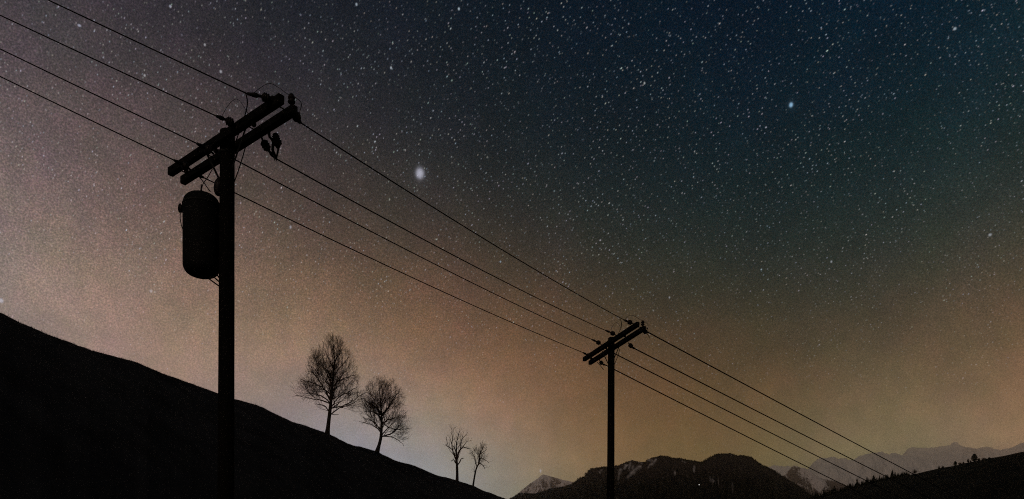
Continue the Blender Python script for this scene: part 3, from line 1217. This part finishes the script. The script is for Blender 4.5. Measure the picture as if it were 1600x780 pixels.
def limb(d, pts, off=(0, 0)):
    """Traced limb: (px, py, radius px), running off[0]..off[1] metres towards or away from the camera."""
    s = d / F
    n = len(pts) - 1
    return [(P(x, y, d) + Vector((0, off[0] + (off[1] - off[0]) * i / n, 0)), r * s) for i, (x, y, r) in enumerate(pts)]



def inside(rows, cx, d, p, ys, ls, rs, m=1.0):
    s = d / F
    # compare in the tree's own upright frame at its own distance
    px = 800 + p.x / s
    py = YH - (p.z - EYE) / s
    if py < ys[0] or py > ys[-1]:
        return False
    l, r = np.interp(py, ys, ls), np.interp(py, ys, rs)
    c, h = (l + r) / 2, (r - l) / 2 * m
    if abs(px - c) > h or py < ys[0] + (1 - m) * 40:
        return False
    dep = (p.y - d) / s / max((r - l) * .5, 1)
    off = (px - (l + r) / 2) / max((r - l) * .5, 1)
    return dep * dep + off * off * .8 < 1.05 * m * m


def branching_tree(label, base, sk, rows, cx, d, seed, extra, droop=0.0, tip=.0078, lat=(.44, .72), group='bare trees on the left hill', density=1.0):
    """Trunk and limbs traced, then three orders of side branches and twigs that stop at the crown's outline."""
    rr = random.Random(seed)
    s = d / F
    ys, ls, rs = [r[0] for r in rows], [r[1] for r in rows], [r[2] for r in rows]
    ok = lambda p, m: inside(rows, cx, d, p, ys, ls, rs, m)
    t = empty('bare_tree', base)
    tag(t, label, 'tree', group)
    tm = MB()
    tpts = spline([p for p, r in sk[0][1]], 4)
    trad = list(np.interp(np.linspace(0, len(sk[0][1]) - 1, len(tpts)), range(len(sk[0][1])), [r for p, r in sk[0][1]]))
    tm.tube(tpts, trad, 10)
    tm.build('trunk', MAT['bark'], t)
    cr = MB()

    def side_dirs(dirv, ang):
        o = dirv.orthogonal().normalized()
        o = Matrix.Rotation(rr.uniform(0, 6.283), 3, dirv) @ o
        return (dirv * math.cos(ang) + o * math.sin(ang)).normalized()

    def laterals(path, rad, L, level, t0):
        """path: list of points of a grown branch; adds side branches along it."""
        n = len(path)
        spacing = (.36, .27, .20, .16)[level] / density
        k = max(2, int(L / spacing))
        for j in range(k):
            u = t0 + (1 - t0) * (j + rr.random()) / k
            i = min(int(u * (n - 1)), n - 2)
            p = path[i].lerp(path[i + 1], u * (n - 1) - i)
            dv = (path[i + 1] - path[i]).normalized()
            a = side_dirs(dv, rr.uniform(.45, .95))
            out = Vector((p.x - (base.x + (cx - 800) * 0), (p.y - base.y), 0))
            a = (a + Vector((0, 0, .22 - droop)) + out * (.03)).normalized()
            l2 = L * rr.uniform(*lat) * (1.12 - .5 * u)
            l2 = max(l2, .30)
            grow_branch(p, a, l2, max(tip, rad[i] * .52), level + 1)

    def grow_branch(p, dv, L, r0, level):
        n = max(3, int(L / .17))
        st = L / n
        path, rad = [p.copy()], [r0]
        mm = rr.uniform(.82, 1.13)
        for k in range(n):
            dv = (dv + Vector((rr.gauss(0, .10), rr.gauss(0, .10), rr.gauss(0, .10) + .035 - droop * .06))).normalized()
            q = path[-1] + dv * st
            if not ok(q, mm):
                break
            path.append(q)
            rad.append(r0 + (tip * .55 - r0) * ((k + 1) / n) ** .8)
        if len(path) < 2:
            return
        cr.tube(path, rad, 5 if r0 > .03 else 3, cap=False)
        LL = st * (len(path) - 1)
        if level < 4 and LL > .34:
            laterals(path, rad, LL, min(level, 3), .16)

    for st, pts in sk[1:]:
        pth = spline([p for p, r in pts], 5)
        # small kinks so that limbs are not smooth arcs
        pth = [pth[0]] + [p + Vector((rr.gauss(0, .03), rr.gauss(0, .03), rr.gauss(0, .03))) for p in pth[1:]]
        rd = list(np.interp(np.linspace(0, len(pts) - 1, len(pth)), range(len(pts)), [r for p, r in pts]))
        cr.tube(pth, rd, 7)
        L = sum((b - a).length for a, b in zip(pth, pth[1:]))
        laterals(pth, rd, L, 0, .10)
    # limbs that run towards and away from the camera, from the trunk
    n = len(tpts)
    f0, f1, cnt = extra
    for k in range(cnt):
        u = f0 + (f1 - f0) * (k + rr.random()) / cnt
        i = min(int(u * (n - 1)), n - 2)
        a = rr.uniform(0, 6.283)
        dv = Vector((math.cos(a) * .8, math.sin(a), .75 + .9 * u)).normalized()
        grow_branch(tpts[i], dv, (1.0 - .45 * u) * 74 * s * rr.uniform(.6, 1.05), trad[i] * .5, 0)
    laterals(tpts, trad, sum((b - a).length for a, b in zip(tpts, tpts[1:])) * .5, 1, .42)
    cr.build('crown', MAT['twig'], t)
    return t


rng = random.Random(11)
d = ridge_d(511)
rows = [(512, 517, 521), (520, 511, 530), (530, 504, 539), (540, 498, 546), (548, 484, 551), (560, 481, 556), (575, 480, 561), (582, 471, 564), (592, 465, 565),
        (605, 461, 566), (618, 457, 571), (624, 464, 575), (632, 480, 574), (640, 480, 568), (648, 503, 545)]
sk = [(None, limb(d, [(510.6, 684, 5.4), (511.3, 678, 4.2), (512.5, 668, 3.1), (514, 655, 2.8), (515.5, 642, 2.6), (517, 628, 2.3), (518.7, 610, 1.9), (520.3, 590, 1.5), (522, 570, 1.1), (522, 552, .75), (520.5, 535, .45), (519, 520, .25)]))]
for st, f, pts, off in (
        (0, .30, [(514.2, 650, 1.2), (521, 644, 1.0), (531, 637, .8), (545, 632, .6), (556, 626, .4)], (0, .3)),
        (0, .36, [(515.3, 645, 1.1), (512, 640, .9), (506, 634, .7), (494, 633, .4)], (0, -.4)),
        (0, .38, [(516, 640, 1.1), (524, 629, .9), (534, 620, .8), (548, 614, .55), (560, 608, .35)], (0, -.8)),
        (0, .42, [(516.5, 632, 1.2), (509, 623, .9), (497, 616, .7), (480, 613, .45), (468, 617, .25)], (0, .6)),
        (0, .46, [(517, 625, 1.2), (508, 610, .9), (500, 596, .7), (490, 582, .5), (483, 566, .3)], (0, -.5)),
        (0, .42, [(516.6, 631, 1.0), (505, 627, .8), (490, 624, .6), (472, 621, .4), (460, 619, .25)], (0, -.5)),
        (0, .40, [(516, 638, 1.0), (529, 635, .8), (544, 629, .6), (558, 618, .45), (571, 610, .25)], (0, .8)),
        (0, .50, [(517.5, 618, 1.0), (503, 605, .8), (487, 597, .6), (468, 592, .3)], (0, .3)),
        (0, .55, [(518.5, 607, 1.1), (527, 595, .8), (540, 588, .6), (554, 582, .35)], (0, .9)),
        (0, .55, [(518.7, 606, 1.0), (513, 590, .8), (505, 574, .6), (497, 558, .35)], (0, 1.0)),
        (0, .64, [(520, 590, .9), (530, 577, .7), (541, 567, .5), (550, 556, .3)], (0, -.7)),
        (0, .70, [(521, 577, .8), (514, 562, .6), (508, 548, .4), (506, 535, .25)], (0, -.4)),
        (0, .76, [(522, 565, .7), (530, 552, .5), (536, 540, .3)], (0, .4))):
    sk.append(((st, f), limb(d, pts, off)))
branching_tree('tallest bare tree on the hill, with broad pointed crown', sk[0][1][0][0], sk, rows, 518, d, 21, (.30, .92, 14), density=.86)

d = ridge_d(590)
rows = [(586, 592, 612), (594, 577, 619), (604, 571, 630), (618, 567, 634), (632, 563, 634), (642, 558, 639), (652, 556, 641), (662, 559, 642), (670, 577, 643), (682, 590, 641), (691, 616, 636), (699, 628, 635)]
sk = [(None, limb(d, [(588.5, 709, 4.6), (590, 703.5, 3.4), (592.5, 695, 2.5), (595, 684, 2.3), (596, 670, 2.1), (596.3, 658, 1.9), (596, 648, 1.5), (595, 636, 1.1), (594, 622, .7), (592, 606, .35)]))]
for f, pts, off in (
        (.28, [(595.3, 683, 1.3), (603, 680, 1.1), (612, 676, .9), (620, 668, .7), (628, 657, .4)], (0, .5)),
        (.29, [(595.5, 682, 1.0), (607, 682.5, .8), (618, 686, .6), (627, 692, .4), (632, 698, .25)], (0, -.4)),
        (.40, [(595.5, 672, 1.1), (588, 663, .9), (579, 656, .7), (566, 651, .4)], (0, .3)),
        (.46, [(596, 664, 1.0), (605, 658, .8), (616, 655, .6), (630, 650, .35)], (0, -.7)),
        (.56, [(596.2, 652, 1.3), (602, 643, 1.1), (609, 632, .9), (616, 621, .7), (623, 610, .4)], (0, .4)),
        (.60, [(596, 648, 1.1), (590, 639, .9), (585, 627, .7), (579, 614, .5), (574, 604, .3)], (0, -.4)),
        (.54, [(596.2, 654, .9), (589, 646, .7), (580, 642, .5), (566, 640, .3)], (0, .8)),
        (.36, [(595.4, 676, .8), (587, 668, .6), (576, 663, .45), (562, 660, .25)], (0, -.5)),
        (.62, [(596, 646, .8), (586, 636, .6), (574, 628, .4), (566, 620, .25)], (0, .6)),
        (.50, [(596, 660, .9), (608, 668, .7), (622, 670, .5), (638, 668, .3)], (0, .5)),
        (.72, [(595, 634, .8), (601, 620, .6), (605, 606, .4), (608, 595, .2)], (0, .6))):
    sk.append(((0, f), limb(d, pts, off)))
branching_tree('second tallest bare tree on the hill, leaning, with round drooping crown', sk[0][1][0][0], sk, rows, 599, d, 22, (.30, .92, 12), droop=.06, density=.86)

d = ridge_d(714)
sk = [(None, limb(d, [(713.6, 754, 3.2), (714.2, 750, 2.5), (714.4, 742, 2.1), (714.2, 733, 2.0), (714, 727, 1.9), (713.8, 720, 1.5), (713.3, 708, 1.1), (713, 696, .8), (715, 684, .55), (718, 674, .3)]))]
for f, pts, off in (
        (.42, [(714, 726, 1.4), (711.5, 716, 1.2), (708.5, 707, 1.0), (706, 702, .8), (700, 697, .55), (694.5, 692.5, .3)], (0, .3)),
        (.55, [(713.8, 716, 1.3), (717, 708, 1.2), (720, 702, 1.0), (723.5, 699, .8), (729, 701, .6), (735, 702.5, .5)], (0, -.3)),
        (.40, [(714, 727, .9), (711, 722, .8), (708.5, 719, .6), (705.5, 721, .5)], (0, -.3)),
        (.40, [(714.3, 727.5, 1.0), (718, 722, .8), (720.5, 717, .7), (723.5, 715, .6)], (0, .3)),
        (.66, [(713.5, 706, .8), (709.5, 700, .6), (707, 696, .4)], (0, -.3))):
    sk.append(((0, f), limb(d, pts, off)))
sk.append(((1, .62), limb(d, [(707, 703, .8), (706, 694, .7), (707, 684, .55), (705.5, 675, .4), (706, 667, .22)], (0.2, .5))))
sk.append(((1, .8), limb(d, [(700, 697, .5), (698.5, 690, .4), (697, 683, .22)], (.3, .1))))
sk.append(((2, .42), limb(d, [(720, 702, .8), (719.5, 694, .7), (721.5, 687, .55), (727, 680, .4), (731, 675, .25)], (-.1, .4))))
sk.append(((2, .6), limb(d, [(723.5, 699, .6), (727, 694, .5), (732, 690.5, .35), (737, 690.5, .2)], (-.2, -.6))))
cl = [(730, 677, 4.5, 70), (725, 683, 4, 50), (718, 671, 4, 36), (706, 670, 4, 36), (703, 676, 3, 16), (697, 683, 2.5, 10), (695, 692, 2.5, 8), (735, 689, 3.5, 22), (735, 702, 2.2, 26),
      (713, 682, 4, 26), (720, 690, 4, 24), (718, 713, 2, 5), (728, 695, 3, 14)]
rows = [(661, 700, 722), (672, 697, 736), (684, 693, 740), (692, 691, 741), (702, 698, 741), (712, 703, 726), (724, 703, 726)]
branching_tree('taller of the two small bare trees low on the slope, forked upright limbs', sk[0][1][0][0], sk, rows, 716, d, 23, (.55, .9, 3), tip=.0105, lat=(.30, .52), density=.62)

d = ridge_d(740)
sk = [(None, limb(d, [(738.4, 763, 2.2), (739.2, 759, 1.5), (740.6, 750, 1.35), (742.2, 741, 1.25), (744, 733, 1.15), (746.5, 727.5, 1.05), (748.6, 723, .95), (749, 715, .8), (750.2, 708, .65), (753, 703, .5), (756, 697, .3)]))]
for f, pts, off in (
        (.45, [(745, 731, .8), (743.2, 724, .7), (741.5, 716, .6), (739.5, 710.5, .5), (736, 706, .3)], (0, .3)),
        (.62, [(748.4, 724, .8), (752, 725, .7), (755, 728.5, .6), (757.5, 732.5, .5)], (0, -.2)),
        (.70, [(749, 717, .6), (753, 716, .55), (758, 719, .45), (765, 722.5, .3)], (0, .2)),
        (.78, [(749.8, 710.5, .6), (755, 706.5, .5), (761, 703.5, .35)], (0, -.4)),
        (.36, [(741.8, 740, .4), (741, 734, .3), (741.2, 729, .2)], (0, .15))):
    sk.append(((0, f), limb(d, pts, off)))
cl = [(757, 697, 5.5, 110), (752, 699, 3.5, 40), (763, 699, 4, 34), (763, 705, 4, 30), (742, 706, 5, 56), (736, 705, 3, 24), (747, 713, 4, 22), (762, 720, 5.5, 70), (756, 718, 4, 30),
      (758, 731, 3.2, 30), (760, 737, 3, 10), (735.5, 725, 2, 12), (769, 724, 2.5, 8)]
rows = [(687, 752, 763), (695, 746, 769), (703, 732, 771), (712, 732, 766), (720, 733, 772), (730, 733, 769), (739, 738, 764)]
branching_tree('shorter of the two small bare trees low on the slope, thin wavering trunk', sk[0][1][0][0], sk, rows, 750, d, 24, (.6, .95, 5), tip=.0105, lat=(.40, .70), density=.85)


# ------------------------------------------------------------------ trees on the right hill
def conifer_meshes(seed):
    r = random.Random(seed)
    m = MB()
    m.tube([Vector((0, 0, -.06)), Vector((0, 0, .25))], [.022, .016], 6)
    tm = bpy.data.meshes.new('trunk')
    tm.from_pydata([tuple(v) for v in m.v], [], m.f)
    tm.materials.append(MAT['bark'])
    m = MB()
    tiers = 8
    for k in range(tiers):
        t = k / (tiers - 1)
        z0 = .05 + .80 * t
        rad = (.20 * (1 - t) ** .85 + .022) * r.uniform(.8, 1.2)
        n = 8
        top = Vector((r.uniform(-.01, .01), r.uniform(-.01, .01), min(1.0, z0 + .20 - .03 * t)))
        vs = [top]
        for j in range(n * 2):
            a = math.pi * j / n + k
            rr = rad * (r.uniform(.8, 1.25) if j % 2 == 0 else .5)
            vs.append(Vector((rr * math.cos(a), rr * math.sin(a), z0 - (.04 if j % 2 == 0 else 0) * (1 - t) + r.uniform(-.01, .01))))
        m.add(vs, [(0, 1 + j, 1 + (j + 1) % (2 * n)) for j in range(2 * n)])
    cm = bpy.data.meshes.new('crown')
    cm.from_pydata([tuple(v) for v in m.v], [], m.f)
    cm.materials.append(MAT['needle'])
    return tm, cm


CON = [conifer_meshes(s) for s in (1, 2, 3, 4, 5)]


def conifer(px, py, h_px, d, mesh, wid, label, group):
    p = P(px, py, d)
    t = empty('spruce_tree', p)
    h = h_px * d / F
    for nm, me in zip(('trunk', 'crown'), mesh):
        o = bpy.data.objects.new(nm, me)
        o.scale = (h * wid, h * wid, h)
        o.rotation_euler = (0, 0, random.random() * 6)
        o.parent = t
        col.objects.link(o)
    tag(t, label, 'tree', group)
    return t


crng = random.Random(5)
px = 1258.0
EDGE = 'short dark spruce in the ragged row along the lower end of the right hill'
n_tall = 0
NTH = 'first second third fourth fifth sixth seventh eighth ninth tenth eleventh twelfth thirteenth fourteenth fifteenth sixteenth seventeenth eighteenth nineteenth twentieth'.split()
while px < 1421:
    d = float(np.interp(px, r2x, r2d))
    y = cubic_table(r2x, r2y, px)
    tall = crng.random() < .17
    h = crng.uniform(13.0, 15.5) if tall else crng.uniform(7.0, 10.8)
    if px > 1395:
        h *= .85
    if tall:
        n_tall += 1
    lab = '%s tall spruce, counted from the lower end of the ragged row on the right hill' % NTH[n_tall - 1] if tall else EDGE
    conifer(px, y + crng.uniform(.5, 2.0), h, d * .985, CON[crng.randrange(5)], crng.uniform(1.0, 1.45), lab, 'spruces along the right hill')
    px += crng.uniform(1.5, 3.0)
conifer(1412.3, 744, 9.2, 985, CON[1], .95, 'slim spruce standing clear at the upper end of the ragged row', None)
conifer(1467.2, 733, 6.6, 880, CON[2], 1.6, 'small dark conical tree with a wispy bush at its foot', None)

# small leafless bushes and trees on the meadow crest
BUSHES = [(1429, 741, 9.5, 9.5, 'little round bare tree beside the point where the top wire meets the hill', 41),
          (1473, 731.8, 5.0, 6.0, 'wispy low bush just behind the small conical tree', 42),
          (1500, 726.5, 5.5, 7.5, 'pale wispy bush just behind the stubby dark tree', 43),
          (1505.2, 725.4, 5.0, 4.0, 'tiny thin bush midway between the stubby tree and the dense round tree', 44),
          (1512.6, 724, 9.0, 4.6, 'thin upright bare sapling left of the dense round tree', 45),
          (1516.5, 723.3, 5.0, 3.4, 'tiny bush touching the left foot of the dense round tree', 46),
          (1537, 718.8, 4.8, 9.0, 'wide low bare bush behind the dense round tree', 47),
          (1545.5, 717, 3.6, 4.6, 'last small bush up the crest of the right hill', 48)]
for px, py, h, w, label, seed in BUSHES:
    rr = random.Random(seed)
    d = float(np.interp(px, r2x, r2d))
    s = d / F
    base = P(px, py + .6, d)
    t = empty('bare_bush', base)
    tag(t, label, 'bush', 'bushes on the right hill')
    st, cr = MB(), MB()
    nst = 3 if h < 8 else 1
    for k in range(nst):
        a = rr.uniform(-.5, .5) if nst > 1 else 0
        top = base + Vector((a * w * .4 * s, rr.uniform(-.2, .2) * w * s, h * .5 * s))
        st.tube([base, base.lerp(top, .5), top], [.16, .12, .07], 5)
    st.build('stem', MAT['bark'], t)
    for k in range(150):
        a = rr.uniform(0, 6.28)
        q = rr.random() ** .5
        e = base + Vector((math.cos(a) * q * w * .5 * s, math.sin(a) * q * w * .5 * s, (.3 + .72 * (1 - q * q * .75) * rr.uniform(.6, 1)) * h * s))
        b = base.lerp(e, rr.uniform(.25, .55))
        b.x = base.x + (b.x - base.x) * .7
        mid_ = b.lerp(e, .5) + Vector((rr.uniform(-.2, .2), 0, .15)) * s
        cr.tube([b, mid_, e], [.055, .045, .02], 3, cap=False)
    cr.build('crown', MAT['twig'], t)


def leafy(px, py, h, w, label, seed, n=900):
    rr = random.Random(seed)
    d = float(np.interp(px, r2x, r2d))
    s = d / F
    base = P(px, py + .6, d)
    t = empty('evergreen_tree', base)
    tag(t, label, 'tree')
    m = MB()
    m.tube([base, base + Vector((0, 0, h * .35 * s))], [.35, .22], 7)
    m.build('trunk', MAT['bark'], t)
    m = MB()
    for _ in range(n):
        v = Vector((rr.gauss(0, 1), rr.gauss(0, 1), rr.gauss(0, 1))).normalized() * rr.random() ** .33
        zz = .5 + v.z * .5
        shape = (1 - .42 * zz) if zz > .15 else .85
        p = base + Vector((v.x * w * .5 * s * shape * 1.15, v.y * w * .5 * s * shape, (.04 + .94 * zz) * h * s))
        a = Vector((rr.gauss(0, 1), rr.gauss(0, 1), rr.gauss(0, 1))).normalized()
        b = a.orthogonal().normalized()
        k = rr.uniform(.22, .5)
        m.add([p - a * k, p + b * k * .7, p + a * k, p - b * k * .7], [(0, 1, 2, 3)])
    m.build('crown', MAT['leafy'], t, smooth=False)


leafy(1522.5, 721.5, 13.5, 10.0, 'dense dark round-topped tree, largest on the crest of the right hill', 61, 1500)
leafy(1492.5, 728, 8.5, 5.6, 'stubby dark upright tree on the right hill, between two pale bushes', 62, 600)
leafy(1529.5, 720.2, 4.8, 4.8, 'small dark bush at the right foot of the dense round tree', 63, 300)

# ------------------------------------------------------------------ air
hz = MB()
X0, X1, Y0, Y1, Z0, Z1 = -36500, 36500, -36500, 36500, -9, 5850
hz.add([Vector(v) for v in ((X0, Y0, Z0), (X1, Y0, Z0), (X1, Y1, Z0), (X0, Y1, Z0), (X0, Y0, Z1), (X1, Y0, Z1), (X1, Y1, Z1), (X0, Y1, Z1))],
       [(0, 3, 2, 1), (4, 5, 6, 7), (0, 1, 5, 4), (1, 2, 6, 5), (2, 3, 7, 6), (3, 0, 4, 7)])
hm = bpy.data.materials.new('thin night haze')
hm.use_nodes = True
hm.node_tree.nodes.clear()
pv = nd('ShaderNodeVolumePrincipled', hm.node_tree)
pv.inputs['Color'].default_value = (.99, .985, .99, 1)
pv.inputs['Density'].default_value = HAZE_DENSITY
pv.inputs['Anisotropy'].default_value = .96
ho = nd('ShaderNodeOutputMaterial', hm.node_tree)
hm.node_tree.links.new(pv.outputs[0], ho.inputs['Volume'])
tag(hz.build('haze', hm, smooth=False), 'thin pale haze filling the valley air', 'haze', kind='stuff')
